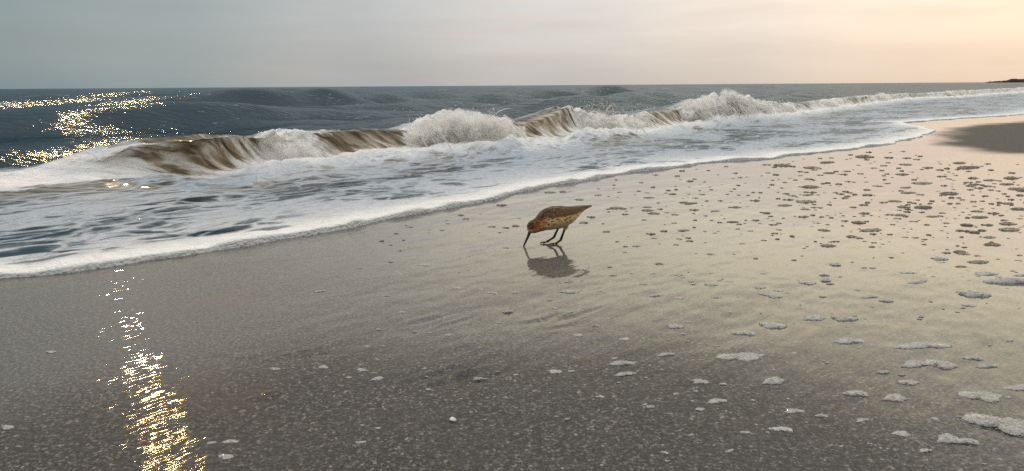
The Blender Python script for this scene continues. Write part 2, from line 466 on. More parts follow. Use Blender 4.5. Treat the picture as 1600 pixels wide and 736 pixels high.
# ------------------------------------------------------------------ sea: one sheet from the foam edge to the horizon
def build_sea():
    ss = [-9.0]
    while ss[-1] < 60:
        ss.append(ss[-1] + 0.0046 * math.sqrt(ss[-1] ** 2 + 9.5))
    st_ = ss[-1] - ss[-2]
    while ss[-1] < 6000:
        st_ *= 1.16
        ss.append(ss[-1] + st_)
    left, st_, q = [], 0.06, -9.0
    while q > -6000:
        q -= st_
        left.append(q)
        st_ *= 1.13
    s = np.array(left[::-1] + ss)
    # rows: a (0 edge .. 1 foot of the breaker), b over the breaker, c out to the horizon
    a = np.concatenate((np.linspace(0, 0.05, 22, endpoint=False) ** 1.0, np.linspace(0.05, 0.92, 110, endpoint=False), np.linspace(0.92, 1.0, 22, endpoint=False)))
    b = np.linspace(0, 1, 62, endpoint=False)
    c, dt = [0.0], 0.010
    while c[-1] < 70:
        c.append(c[-1] + dt)
        dt *= 1.0205
    while c[-1] < 7000:
        c.append(c[-1] + dt)
        dt *= 1.22
    c = np.array(c)
    te, tf, A, C = t_edge(s), t_foot(s), crest_h(s), curl_f(s)
    wf, ff = white_f(s), footw_f(s)
    T = np.concatenate((te + (tf - te) * a[:, None], tf + BW * b[:, None], tf + BW + c[:, None]), 0)
    na, nb, nc = len(a), len(b), len(c)
    S = np.broadcast_to(s, T.shape).copy()
    dsv = np.gradient(s)
    dtv = np.gradient(T[:, len(left) + 400])
    # relative position over the breaker
    tau = T - (tf + BW)                                    # 0 at crest, + seaward
    front = sstep(-BW, 0.0, tau) ** 1.15
    wb_ = 0.45 + 0.35 * A
    back = np.exp(-(np.clip(tau, 0, None) / wb_) ** 1.6)
    g = np.where(tau < 0, front, back)
    # --- free waves
    rr = np.random.default_rng(5)
    lam = np.geomspace(0.26, 8.5, 44)
    Zw = np.zeros_like(T)
    DS = np.zeros_like(T)
    DT = np.zeros_like(T)
    for L in lam:
        k = 2 * math.pi / L
        th = rr.normal(0, 0.38 if L > 3 else 0.60)
        ks, kt = k * math.sin(th), k * math.cos(th)
        amp = (0.017 if L < 0.9 else 0.044 if L < 4 else 0.056) * L / (2 * math.pi)
        ph = rr.uniform(0, 6.28)
        wv = 1 / (1 + (np.abs(ks) * dsv / 0.9) ** 4)[None, :] / (1 + (np.abs(kt) * dtv / 0.9) ** 4)[:, None]
        # groups: patches where this wave train is stronger
        pr = ks * S + kt * T + ph
        grp = 0.55 + 0.9 * sstep(-0.4, 0.5, pnoise(S / (5 * L) + rr.uniform(0, 50), T / (4 * L) + rr.uniform(0, 50), 21))
        av = amp * wv * grp
        Zw += av * np.sin(pr)
        DS += av * math.sin(th) * np.cos(pr) * 0.8
        DT += av * math.cos(th) * np.cos(pr) * 0.8
    for tcr, aa, wfr, wbk, sd_ in ((7.4, 0.035, 0.6, 1.2, 1), (10.2, 0.07, 0.6, 1.4, 2), (13.5, 0.17, 0.75, 2.0, 3), (20.0, 0.26, 1.1, 3.0, 4), (30.0, 0.32, 1.5, 4.0, 5), (46.0, 0.22, 2.5, 6.0, 6)):
        tl = T - tcr - 0.05 * tcr * fbm(S * 0.12, S * 0 + sd_ * 3.1, 52, 2)
        env = sstep(-0.25, 0.45, fbm(S / (tcr * 0.55), S * 0 + sd_ * 5.7, 53, 3) + 0.15)
        Zw += aa * env * np.where(tl < 0, np.exp(-(tl / wfr) ** 2), np.exp(-(tl / wbk) ** 2)) - 0.15 * aa * env * np.exp(-((tl + 2 * wfr) / (1.5 * wfr)) ** 2)
    open_ = sstep(-0.05, 1.1, tau)
    inner = sstep(0.15, 0.8, (T - te)) * (1 - sstep(-BW * 1.2, -0.05, tau))
    Zw *= 1 - 0.75 * sstep(18, 45, S) * (1 - sstep(12, 30, tau))
    amt = open_ + 0.10 * inner
    # --- heights
    d_e = (T - te)
    nose = 0.026 * np.sqrt(np.clip(1 - (1 - np.clip(d_e / 0.032, 0, 1)) ** 2, 0, 1))
    nose = nose * (1 - 0.45 * sstep(2, 6, S)) * (0.85 + 0.45 * fbm(S * 3.5, S * 0 + 7, 35, 3))
    lump = fbm(S * 9, T * 9, 31, 4)
    roll_dec = np.exp(-np.clip(d_e - 0.03, 0, None) / 0.09)
    shelf = 0.010 + 0.010 * roll_dec + 0.022 * sstep(0.25, 1.6, d_e)
    Z = np.minimum(nose, shelf + 0.010 * (1 - sstep(0.03, 0.3, d_e))) * (1 + 0.25 * lump * roll_dec)
    Z = np.where(d_e > 0.25, shelf, Z * (1 - sstep(0.1, 0.25, d_e)) + shelf * sstep(0.1, 0.25, d_e))
    Z += -0.004 * (d_e < 1e-6)
    sw_l = fbm(S * 2.2, T * 4.4, 33, 4)
    Z += 0.006 * sw_l * inner
    Z += Zw * amt
    hb = A * g
    # broken up, tumbling water
    tumb = fbm(S * 5.5 + 0.6 * T, T * 5.5, 41, 5, 0.55)
    tumb2 = np.abs(fbm(S * 3.2, T * 4.0, 45, 4))
    zone = g * np.where(tau < 0, 1, np.exp(-np.clip(tau, 0, None) / 0.25))
    hb = hb * (1 + 0.26 * wf * tumb * np.clip(zone * 1.3, 0, 1))
    jag = fbm(S * 7 + 3.0 * T, S * 0 + T * 1.5, 47, 4, 0.6)
    hb += 0.13 * A * wf * jag * np.clip(zone, 0, 1) ** 3
    # foam pushed ahead of the foot
    pile = np.exp(-((tau + BW + 0.06) / 0.17) ** 2) * ff * A
    hb += pile * (0.24 + 0.16 * tumb2 + 0.14 * tumb)
    Z += hb
    # overturning: the top of the wave leans towards the shore
    lean = C * A * np.clip(g, 0, 1) ** 2.2 * (1 + 0.25 * pnoise(S * 4, S * 0 + 2, 51))
    Tn = T + DT * amt - lean - 0.05 * zone * wf * fbm(S * 4, T * 6, 61, 3)
    Z -= 0.10 * C * A * np.clip(g, 0, 1) ** 6 * (tau < 0.08)
    # the swash edge noses over
    Tn -= 0.010 * np.sin(np.clip(d_e / 0.03, 0, 1) * math.pi)
    Sn = S + DS * amt + 0.03 * zone * wf * tumb
    far = sstep(500, 5000, np.hypot(S, T))
    Z *= (1 - far)
    x, y = from_st(Sn, Tn)
    P = np.stack((x, y, Z), -1)
    # --- surface properties
    fo_sw = 0.415 + 0.20 * fbm(S * 0.9, T * 1.9, 71, 3)                       # swash sheet
    fo_sw = fo_sw + 0.42 * np.exp(-np.clip(d_e, 0, None) / 0.15) + 0.10 * np.exp(-np.clip(d_e, 0, None) / 0.5)
    # dark window on the left under the breaker and a few open patches
    gx = lambda px, py, rs, rt, am: am * np.exp(-((S - to_st(ground(px, py))[0]) / rs) ** 2 - ((T - to_st(ground(px, py))[1]) / rt) ** 2)
    fo_sw -= gx(90, 300, 0.5, 0.28, 0.28) + gx(330, 372, 0.16, 0.10, 0.20) + gx(430, 368, 0.16, 0.06, 0.16) + gx(210, 295, 0.3, 0.14, 0.22) + gx(10, 320, 0.3, 0.12, 0.15)
    fo_sw -= 0.05 * sstep(1.5, 4, S) * (1 - sstep(12, 20, S))
    fo_back = 0.06 + 0.36 * np.exp(-np.clip(tau, 0, None) / 0.55) * sstep(0.02, 0.2, tau) * (0.6 + 0.6 * wf) + 0.10 * fbm(S * 0.5, T * 1.2, 81, 3)
    fo_back += 0.10 * np.exp(-np.clip(tau, 0, None) / 2.5)
    fo_back += sstep(0.40, 0.85, fbm(S * 0.35, T * 0.9, 83, 3)) * 0.22 * sstep(3, 8, tau)
    k = sstep(-BW - 0.12, -BW + 0.04, tau)
    pileF = np.clip(np.exp(-((tau + BW + 0.02) / 0.20) ** 2) * ff, 0, 1)
    fo_face = wf * 0.80 + 0.10 + 0.50 * ff * (1 - sstep(-BW, -BW * 0.45, tau)) + 0.12 * tumb
    fo_face = np.maximum(fo_face, 0)
    front_m = k * (1 - sstep(0.0, 0.16, tau))
    foam = fo_sw * (1 - sstep(-BW - 0.1, -BW + 0.05, tau)) + fo_face * front_m + fo_back * sstep(0.0, 0.16, tau)
    foam = foam + 0.35 * pileF * (1 - front_m)
    foam = np.clip(foam, 0, 1.1)
    silt = np.clip(front_m * 0.95 + 0.45 * np.exp(-((tau + BW + 0.25) / 0.35) ** 2), 0, 1)
    silt = silt * (1 - 0.75 * np.clip(wf, 0, 1) * front_m)
    silt = silt * (1 - 0.55 * by_px([(480, 0), (560, 1), (660, 1), (700, 0.2), (1000, 0.5), (1600, 0.6)])(S) * sstep(-0.22, 0.0, tau))
    thick = np.clip(np.exp(-np.clip(d_e - 0.04, 0, None) / 0.24) + front_m * 0.9 + pileF, 0, 1)
    # running length over the surface for the streaks
    V = T + 0.9 * Z
    uv = np.stack((S, V, 0 * S), -1)
    ob = grid_obj('sea', P, M_SEA, {'foam': foam, 'silt': silt, 'thick': thick, 'face': front_m, 'open_sea': np.clip(open_, 0, 1), 'shore_uv': uv}, flip=False)
    tag(ob, kind='structure')
    return ob


build_sea()

# ------------------------------------------------------------------ beach
def build_sand():
    az = np.concatenate((np.radians(np.linspace(-180, -56, 40, endpoint=False)), np.radians(np.linspace(-56, 56, 720, endpoint=False)), np.radians(np.linspace(56, 180, 41))))
    r = np.concatenate(([0.02, 0.3, 0.5], np.geomspace(0.62, 16, 430, endpoint=False), np.geomspace(16, 6000, 50)))
    Rr, Az = np.meshgrid(r, az, indexing='ij')
    x, y = Rr * np.sin(Az), Rr * np.cos(Az)
    s, t = x * SV[0] + y * SV[1], x * TV[0] + y * TV[1]
    te = np.interp(s, ES, ET)
    z = -0.35 * sstep(0.15, 4.5, t - te) - 0.004 * sstep(0.0, 0.15, t - te) - 6 * sstep(5, 300, t - te)
    z = z + 0.05 * np.clip(-t - 2.5, 0, 40)
    near = 1 - sstep(5, 14, Rr)
    z += 0.0016 * fbm(s * 2.0, t * 6.0, 5, 4) * near
    z += 0.0007 * fbm(s * 14, t * 30, 6, 3) * near
    # backwash marks: short braided ridges running along the shore
    marks = [(655, 605, 800, 560, 8), (620, 520, 730, 490, 6), (370, 560, 520, 535, 6), (380, 632, 470, 610, 5), (840, 505, 960, 480, 5), (690, 590, 760, 572, 4)]
    for (x0, y0, x1, y1, n) in marks:
        p0, p1 = ground(x0, y0)[:2], ground(x1, y1)[:2]
        d = p1 - p0
        L = np.hypot(*d)
        d = d / L
        u = (x - p0[0]) * d[0] + (y - p0[1]) * d[1]
        v = -(x - p0[0]) * d[1] + (y - p0[1]) * d[0]
        rg = np.random.default_rng(int(x0))
        for q in range(n):
            u0, l0 = rg.uniform(0, 0.75) * L, rg.uniform(0.25, 0.55) * L
            v0 = rg.uniform(-0.035, 0.035)
            c = v - v0 - 0.012 * np.sin((u - u0) * 9 + q) - 0.05 * (u - u0)
            env = np.exp(-((u - u0) / (l0 * 0.5)) ** 4)
            z += env * rg.uniform(0.0013, 0.0028) * (np.exp(-(c / 0.006) ** 2) - 0.8 * np.exp(-((c + 0.011) / 0.006) ** 2))
    # how wet: drained patch of matte sand to the right of the foam tongue
    poly = ground(np.array([1448, 1475, 1520, 1600, 1700, 1800, 1800, 1700, 1600, 1540, 1490, 1455]),
                  np.array([214, 199, 194, 189, 184, 180, 262, 250, 244, 241, 235, 226]))
    inside = np.zeros(x.shape, bool)
    n = len(poly)
    dist = np.full(x.shape, 1e9)
    for i in range(n):
        ax, ay = poly[i][:2]
        bx, by = poly[(i + 1) % n][:2]
        cond = ((ay > y) != (by > y)) & (x < (bx - ax) * (y - ay) / (by - ay + 1e-12) + ax)
        inside ^= cond
        h = np.clip(((x - ax) * (bx - ax) + (y - ay) * (by - ay)) / ((bx - ax) ** 2 + (by - ay) ** 2), 0, 1)
        dist = np.minimum(dist, np.hypot(x - ax - h * (bx - ax), y - ay - h * (by - ay)))
    sdist = np.where(inside, dist, -dist) + 0.10 * fbm(x * 2, y * 2, 13, 4)
    dry = sstep(-0.05, 0.30, sdist)
    land = sstep(-2.0, -5.0, t)
    dry = np.maximum(dry, land)
    film = 1 - dry
    thin = fbm(x * 1.1, y * 1.1, 14, 3)
    left_near = sstep(1.55, 0.95, Rr + 0.22 * thin + 0.28 * np.clip(x, 0, 1) - 0.0 * x)
    film = film * (1 - 0.45 * left_near)
    grain = np.clip(0.05 + 0.95 * left_near + 0.30 * sstep(2.6, 1.2, Rr + 0.3 * thin), 0, 1) * (1 - 0.3 * dry) + 0.25 * dry
    ripple = 0.22 + 0.78 * np.maximum(sstep(-0.15, -0.6, x), sstep(1.5, 1.0, Rr + 0.2 * thin))
    P = np.stack((x, y, z), -1)
    ob = grid_obj('beach', P, M_SAND, {'film': film, 'grain': grain, 'ripple': ripple, 'drained': dry}, flip=True)
    tag(ob, kind='structure')
    return ob


build_sand()

# ------------------------------------------------------------------ spray thrown up by the breaker
def build_spray():
    rg = np.random.default_rng(23)
    # strength of the spray along the crest
    amount = by_px([(-150, 0.0), (60, 0.0), (180, 0.0), (240, 0.0), (330, 0.0), (420, 0.0), (450, 0.30), (480, 0.45), (560, 0.25), (640, 0.25), (670, 0.95), (720, 1.0), (790, 0.9), (840, 0.45), (900, 0.35), (950, 0.8), (1000, 0.8),
                    (1060, 0.35), (1095, 1.0), (1180, 0.9), (1260, 0.75), (1330, 0.45), (1400, 0.8), (1480, 0.35), (1550, 0.5), (1600, 0.3)])
    N = 30000
    s = np.concatenate((rg.uniform(-3.5, 9, int(N * 1.3)), rg.uniform(9, 34, int(N * 0.5))))
    keep = rg.uniform(0, 1, len(s)) < amount(s) * sstep(0.45, 0.85, white_f(s))
    # bursts: spray comes in jets
    jet = np.clip(0.55 + 1.1 * fbm(s * 3.1, s * 0 + 8.8, 91, 3), 0.05, 1.4)
    keep &= rg.uniform(0, 1, len(s)) < jet
    hf_ = rg.beta(2.2, 0.9, len(s))
    keep &= (hf_ > 0.75) & (rg.uniform(0, 1, len(s)) < 0.6)
    s, jet, hf_ = s[keep], jet[keep], hf_[keep]
    n = len(s)
    A, tf, am = crest_h(s), t_foot(s), amount(s)
    hfrac = hf_
    C = curl_f(s)
    t0 = tf + BW * (-0.25 + 1.25 * hfrac) - C * A * hfrac ** 2.2 + rg.normal(0, 0.03, n)
    z0 = A * hfrac * 0.97 + 0.01
    high = (rg.uniform(0, 1, n) < 0.10 + 0.55 * am ** 2) * (hfrac > 0.5)
    vz = np.where(high, np.minimum(rg.gamma(2.2, 0.32, n), 1.5) * jet * (0.3 + 0.7 * am), rg.normal(-0.25, 0.45, n))
    vt = -np.abs(rg.normal(0.75, 0.35, n))
    vs = rg.normal(0.10, 0.22, n)
    dur = rg.uniform(0.04, 0.15, n)
    lead = np.where(high, rg.uniform(0.0, 0.16, n), 0.0)
    rad = np.clip(rg.gamma(2.0, 0.0009, n), 0.0007, 0.0045) * np.clip(np.hypot(s, 4) / 6, 0.8, 4)
    rad = rad * np.where(high, 1.7, 1.0)
    m = 4
    us = np.linspace(0, 1, m)
    prof = np.array([0.12, 1.0, 0.8, 0.06])
    tt = lead[:, None] + dur[:, None] * us
    ps = s[:, None] + vs[:, None] * tt
    pt = t0[:, None] + vt[:, None] * tt
    pz = z0[:, None] + vz[:, None] * tt - 4.9 * tt ** 2
    wob = rg.normal(0, 1, (n, m)) * 0.003
    x, y = from_st(ps + wob, pt)
    C3 = np.stack((x, y, np.maximum(pz, 0.012)), -1)
    d = C3[:, -1] - C3[:, 0]
    d /= np.linalg.norm(d, axis=1)[:, None] + 1e-9
    ref = np.tile(np.array([0.35, 0.9, 0.2]), (n, 1))
    e1 = np.cross(d, ref)
    e1 /= np.linalg.norm(e1, axis=1)[:, None] + 1e-9
    e2_ = np.cross(d, e1)
    V = []
    for a in (0, 2.094, 4.189):
        V.append(C3 + (rad[:, None] * prof)[..., None] * (math.cos(a) * e1 + math.sin(a) * e2_)[:, None, :])
    V = np.stack(V, 2)                                          # n, m, 3, xyz
    base = np.arange(n)[:, None, None] * (m * 3)
    q = []
    for i in range(m - 1):
        for j in range(3):
            k = (j + 1) % 3
            q.append([i * 3 + j, i * 3 + k, (i + 1) * 3 + k, (i + 1) * 3 + j])
    F = base + np.array(q)[None]
    silt = np.repeat(np.clip(rg.normal(0.05, 0.18, n) + 0.15 * (1 - hfrac), 0, 0.7), m * 3)
    # droplets: tiny octahedra
    nd = 4500
    i = rg.choice(n, nd, p=(am * jet) / (am * jet).sum())
    ds = s[i] + rg.normal(0, 0.06, nd)
    up = rg.gamma(1.5, 0.035, nd) * jet[i]
    dz = A[i] * rg.uniform(0.75, 1.0, nd) + up
    dtt = tf[i] + BW * 0.9 - 0.4 * C[i] * A[i] + rg.normal(-0.05, 0.10, nd)
    dr = np.clip(rg.gamma(2.0, 0.0010, nd), 0.0008, 0.005) * np.clip(np.hypot(ds, 4) / 6, 0.8, 4)
    x, y = from_st(ds, dtt)
    O = np.array([(1, 0, 0), (-1, 0, 0), (0, 1, 0), (0, -1, 0), (0, 0, 1.3), (0, 0, -1.3)])
    DV = np.stack((x, y, dz), -1)[:, None, :] + dr[:, None, None] * O
    of = np.array([(0, 2, 4), (2, 1, 4), (1, 3, 4), (3, 0, 4), (2, 0, 5), (1, 2, 5), (3, 1, 5), (0, 3, 5)])
    nv = n * m * 3
    DF = nv + np.arange(nd)[:, None, None] * 6 + of[None]
    verts = np.concatenate((V.reshape(-1, 3), DV.reshape(-1, 3)))
    idx = np.concatenate((F.reshape(-1), DF.reshape(-1)))
    sizes = np.concatenate((np.full(n * len(q), 4), np.full(nd * 8, 3)))
    ob = mesh_obj('breaker_spray', verts, idx, sizes, M_SPRAY, attrs={'silt': np.concatenate((silt, np.full(nd * 6, 0.15)))})
    tag(ob, 'white spray and splashing foam thrown up along the breaking wave', 'spray', kind='stuff')


build_spray()

def build_mist():
    m, t = material('fine_spray_mist')
    oc = t.n('ShaderNodeTexCoord').outputs['Object']
    ln = t.n('ShaderNodeVectorMath', operation='LENGTH', i={0: oc}).outputs['Value']
    nz = t.noise(t.mapping(oc, rot=(0.3, 0.5, 0.2), scale=(1.6, 0.8, 0.8)), 2.2, 5.0, 0.68, 0.5)
    dens = t.m('MULTIPLY', t.m('MULTIPLY', t.mr(ln, 0.25, 1.0, 1.0, 0.0), t.mr(nz, 0.455, 0.60)), 75.0)
    v = t.n('ShaderNodeVolumePrincipled', i={'Color': (0.96, 0.945, 0.92, 1.0), 'Density': dens, 'Anisotropy': 0.1})
    t.n('ShaderNodeOutputMaterial', i={1: v.outputs[0]})
    rg = random.Random(9)
    cols = [(455, .5), (485, .55), (682, .7), (700, 1.1), (728, .8), (752, 1.0), (782, .7), (806, .75), (940, .7), (970, .8), (1005, .7), (1098, 1.15), (1128, .75), (1160, .95), (1205, .65), (1245, .7), (1310, .7), (1390, .8), (1490, .7)]
    me = None
    pf = [(px, k, 0.0) for px, k in cols]
    for px, k in cols:
        pf += [(px + rg.uniform(-22, 22), k * rg.uniform(0.35, 0.65), rg.uniform(-0.3, 0.75)) for _ in range(3)]
    for px, k, upz in pf:
        py = float(np.interp(px, foot_px[:, 0], foot_px[:, 1]))
        g = ground(px, py, 0.02)
        sc_, _ = to_st(g)
        sc_ = float(sc_)
        A = float(crest_h(np.array([sc_]))[0])
        tt = float(t_foot(np.array([sc_]))[0])
        dist = float(np.linalg.norm(g - CAM))
        if me is None:
            bm = bmesh.new()
            bmesh.ops.create_icosphere(bm, subdivisions=3, radius=1.0)
            me = bpy.data.meshes.new('spray_mist')
            bm.to_mesh(me)
            bm.free()
            me.materials.append(m)
        o = bpy.data.objects.new('spray_mist', me)
        COL.objects.link(o)
        x, y = from_st(sc_ + rg.uniform(-.05, .05), tt + BW * 0.45 - 0.5 * float(curl_f(sc_)) * A)
        o.location = (x, y, A * (0.62 + 0.15 * k + 0.55 * upz))
        o.scale = (0.045 * dist * k * rg.uniform(.8, 1.1), 0.15 * k, A * 0.52 * k)
        o.rotation_euler = (R(rg.uniform(-8, 8)), R(rg.uniform(8, 24)), SH)
        tag(o, 'soft white mist of fine spray hanging over the breaking wave', 'spray', kind='stuff')


build_mist()

# ------------------------------------------------------------------ far headland
def build_headland():
    m, t = material('dark_wooded_land')
    geo = t.n('ShaderNodeNewGeometry').outputs['Position']
    c = t.ramp(t.noise(geo, 0.25, 4.0), [(0.3, (0.010, 0.011, 0.008)), (0.7, (0.030, 0.030, 0.020))])
    t.n('ShaderNodeOutputMaterial', i={0: t.n('ShaderNodeBsdfPrincipled', i={'Base Color': c, 'Roughness': 0.95, 'Specular IOR Level': 0.05}).outputs[0]})
    D = 900.0
    n, k = 240, 12
    px = np.linspace(1541, 2050, n)
    a = np.arctan((px - CX) / F_PX)
    d = ray(px, np.full(n, 124.0))
    d = d[:, :2] / np.linalg.norm(d[:, :2], axis=1)[:, None]
    u = np.linspace(0, 1, n)
    hgt = (1.2 + 3.6 * sstep(0, 0.10, u)) * (0.80 + 0.28 * fbm(u * 30, u * 0, 3, 4)) + 0.5 * pnoise(u * 120, u * 0 + 3, 4)
    hgt = np.clip(hgt, 0.3, 9) * sstep(-0.01, 0.012, u) * D / 900 * 0.85
    v = np.linspace(-1, 1, k)
    P = np.zeros((k, n, 3))
    for i, vv in enumerate(v):
        rr = D + vv * 60
        P[i, :, 0], P[i, :, 1] = d[:, 0] * rr, d[:, 1] * rr
        P[i, :, 2] = -1.2 + (hgt + 1.2) * max(0, 1 - vv * vv) ** 0.5 + (0.5 * pnoise(u * 90, u * 0 + i * 3.3, 8) if abs(vv) < 0.9 else 0)
    o = grid_obj('headland', P, m, flip=False)
    tag(o, kind='structure')


build_headland()

# ------------------------------------------------------------------ foam patches left on the sand
def patch_mesh(name, rx, ry, hgt, nb, br, seed, mat=None):
    """irregular low heap of bubbles; unit size about rx"""
    rg = np.random.default_rng(seed)
    ico_v, ico_f = [], []
    bm = bmesh.new()
    bmesh.ops.create_icosphere(bm, subdivisions=1, radius=1.0)
    IV = np.array([v.co[:] for v in bm.verts])
    IF = np.array([[v.index for v in f.verts] for f in bm.faces])
    bm.free()
    V, Fc = [], []
    lob = [(rg.uniform(-0.45, 0.45) * rx, rg.uniform(-0.4, 0.4) * ry, rg.uniform(0.35, 0.75)) for _ in range(4)] + [(0, 0, 0.8)]
    # continuous base skin so the heap is closed underneath
    na = 28
    ang = np.linspace(0, 2 * math.pi, na, endpoint=False)

    jk = 0.45 if mat else 1.0

    def rim(a):
        w_ = 0.92 + jk * (0.18 * math.sin(2 * a + seed) + 0.15 * math.sin(3 * a + 2 * seed) + 0.12 * math.sin(5 * a + seed * 3) + 0.09 * math.sin(8 * a + seed) + 0.06 * math.sin(13 * a + seed))
        return w_
    rims = np.array([rim(a) for a in ang])
    levels = [(1.0, -0.12), (0.92, 0.45), (0.75, 0.78), (0.45, 0.95)]
    off = 0
    for lr, lz in levels:
        V.append(np.stack((np.cos(ang) * rx * rims * lr, np.sin(ang) * ry * rims * lr, np.full(na, hgt * 0.8 * lz)), -1))
    V.append(np.array([[0, 0, hgt * 0.8]]))
    for l in range(3):
        for i in range(na):
            j = (i + 1) % na
            Fc.append([l * na + i, l * na + j, (l + 1) * na + j])
            Fc.append([l * na + i, (l + 1) * na + j, (l + 1) * na + i])
    for i in range(na):
        Fc.append([3 * na + i, 3 * na + (i + 1) % na, 4 * na])
    off = 4 * na + 1
    for b in range(nb):
        a = rg.uniform(0, 2 * math.pi)
        q = math.sqrt(rg.uniform(0, 1)) * (1.0 if rg.uniform() < (0.95 if mat else 0.82) else rg.uniform(1.0, 1.3))
        rr = rim(a)
        x, y = math.cos(a) * q * rx * rr, math.sin(a) * q * ry * rr
        z = max(0.0, hgt * 0.8 * (1 - q ** 4)) * rg.uniform(0.85, 1.0)
        rad = br * rg.choice([0.6, 0.8, 1.0, 1.3, 1.7], p=[0.25, 0.3, 0.25, 0.15, 0.05]) * (1.15 - 0.4 * q)
        V.append(IV * rad * np.array([1, 1, 0.9]) + np.array([x, y, z]))
        Fc.extend((IF + off).tolist())
        off += len(IV)
    ob = mesh_obj(name, np.concatenate(V), np.array(Fc), 3, mat or M_BUB)
    me = ob.data
    bpy.data.objects.remove(ob)
    return me


BIG = [patch_mesh('foam_patch', 0.5, 0.36, 0.08, 700, 0.019, 3), patch_mesh('foam_patch', 0.5, 0.30, 0.08, 600, 0.020, 8), patch_mesh('foam_patch', 0.5, 0.27, 0.075, 600, 0.019, 14)]
MID = [patch_mesh('foam_patch', 0.5, 0.38, 0.12, 150, 0.038, 20 + k) for k in range(5)]
LOW = [patch_mesh('foam_patch', 0.5, 0.36, 0.13, 40, 0.075, 40 + k) for k in range(6)]

MID_T = [patch_mesh('foam_patch', 0.5, 0.40, 0.12, 70, 0.055, 60 + k, M_THIN_SHADED) for k in range(5)]
LOW_T = [patch_mesh('foam_patch', 0.5, 0.38, 0.13, 26, 0.09, 70 + k, M_THIN_SHADED) for k in range(6)]

fronts = [(1158, 558, 84), (1208, 509, 48), (1164, 521, 38), (1320, 498, 44), (1273, 497, 40), (1326, 533, 42), (1440, 541, 82), (1208, 596, 46), (1094, 597, 34), (971, 568, 40),
          (974, 585, 28), (867, 581, 28), (1120, 627, 30), (1398, 622, 38), (1339, 615, 34), (1533, 619, 60), (1572, 664, 104), (1602, 606, 56), (1420, 598, 32), (1055, 510, 34),
          (1040, 554, 28), (976, 530, 22), (888, 456, 26), (770, 458, 20), (793, 487, 18), (590, 592, 24), (505, 574, 20), (430, 577, 22), (746, 592, 18), (80, 550, 15),
          (1112, 445, 22), (1197, 460, 22), (1212, 464, 22), (1523, 460, 40), (1578, 440, 56), (1358, 464, 22), (1432, 569, 44), (1470, 570, 44), (1520, 560, 30), (1541, 572, 30),
          (1240, 643, 30), (1285, 650, 18), (1347, 657, 22), (1222, 671, 36), (1165, 676, 20), (1480, 686, 40), (1510, 690, 36), (1408, 678, 30), (1140, 705, 16), (1445, 704, 18),
          (1016, 636, 18), (1024, 462, 18), (1115, 628, 16), (1094, 640, 16), (903, 524, 20), (960, 560, 12), (1245, 535, 16), (1240, 552, 12), (545, 590, 10), (715, 450, 16), (726, 456, 14),
          (628, 488, 14), (500, 455, 14), (360, 690, 22), (330, 692, 14), (353, 714, 26), (12, 668, 20), (985, 583, 16), (938, 620, 14), (1130, 600, 12)]
zs = [(590, 515, 120), (345, 605, 90), (320, 515, 70), (520, 470, 80), (285, 475, 45), (835, 465, 55), (945, 437, 70), (760, 428, 75), (890, 383, 95), (725, 348, 80), (805, 300, 85),
      (790, 270, 65), (1040, 305, 110), (1150, 155, 125), (770, 195, 75), (885, 245, 110), (1215, 440, 85), (1200, 407, 75), (1145, 483, 65), (1390, 512, 105), (1380, 478, 85), (1360, 457, 40),
      (1275, 555, 70), (1290, 597, 90), (1300, 418, 55), (1445, 393, 90), (1380, 360, 60), (1370, 250, 75), (1430, 277, 90), (1280, 227, 70), (1400, 215, 80), (1215, 272, 50), (630, 262, 65),
      (555, 418, 60), (480, 550, 60), (230, 313, 70), (245, 265, 105), (215, 352, 120), (215, 395, 60), (280, 385, 60), (120, 340, 60), (95, 373, 80), (105, 305, 45), (30, 483, 50), (570, 313, 60),
      (570, 283, 45), (790, 138, 75), (920, 155, 60), (800, 100, 45), (555, 92, 100), (1000, 207, 45), (665, 355, 45), (780, 380, 75), (550, 368, 45), (445, 292, 40), (405, 250, 45), (455, 175, 45),
      (530, 190, 40), (350, 185, 70), (300, 198, 35), (185, 202, 35), (80, 142, 100), (250, 155, 100), (340, 125, 85), (1110, 725, 70), (1100, 638, 75), (1025, 645, 50), (995, 700, 40), (1205, 663, 40),
      (900, 567, 35), (1105, 515, 45), (1230, 515, 45), (1250, 318, 35), (1450, 313, 40), (1400, 338, 35), (1180, 215, 50), (1150, 240, 45), (1165, 260, 50), (610, 158, 45), (690, 128, 35)]
upper = [(1200 + x / 3.68, 220 + y / 3.68, wd / 3.68 * 0.98) for x, y, wd in zs]
mid = [(1068, 360, 18), (1022, 334, 22), (963, 325, 24), (912, 348, 16), (924, 339, 14), (947, 362, 14), (1012, 324, 18), (1080, 318, 22), (1118, 330, 18), (1150, 324, 18), (1198, 333, 14),
       (1013, 309, 18), (1012, 329, 22), (880, 300, 14), (905, 312, 16), (935, 305, 12), (1110, 398, 18), (1030, 413, 16), (995, 385, 14), (1145, 347, 18), (1060, 430, 16), (1160, 382, 14),
       (1187, 450, 18), (1305, 413, 18), (1262, 442, 24), (768, 355, 16), (790, 356, 14), (806, 353, 13), (811, 342, 11), (700, 350, 10), (728, 342, 10), (790, 388, 14), (935, 455, 12), (1062, 466, 16), (1075, 372, 12),
       (1005, 444, 12), (1140, 440, 12), (1290, 438, 16), (1430, 442, 20), (1420, 427, 22), (1468, 405, 24), (1528, 410, 30), (1540, 428, 28), (1385, 470, 22), (1505, 397, 18), (1598, 430, 20)]

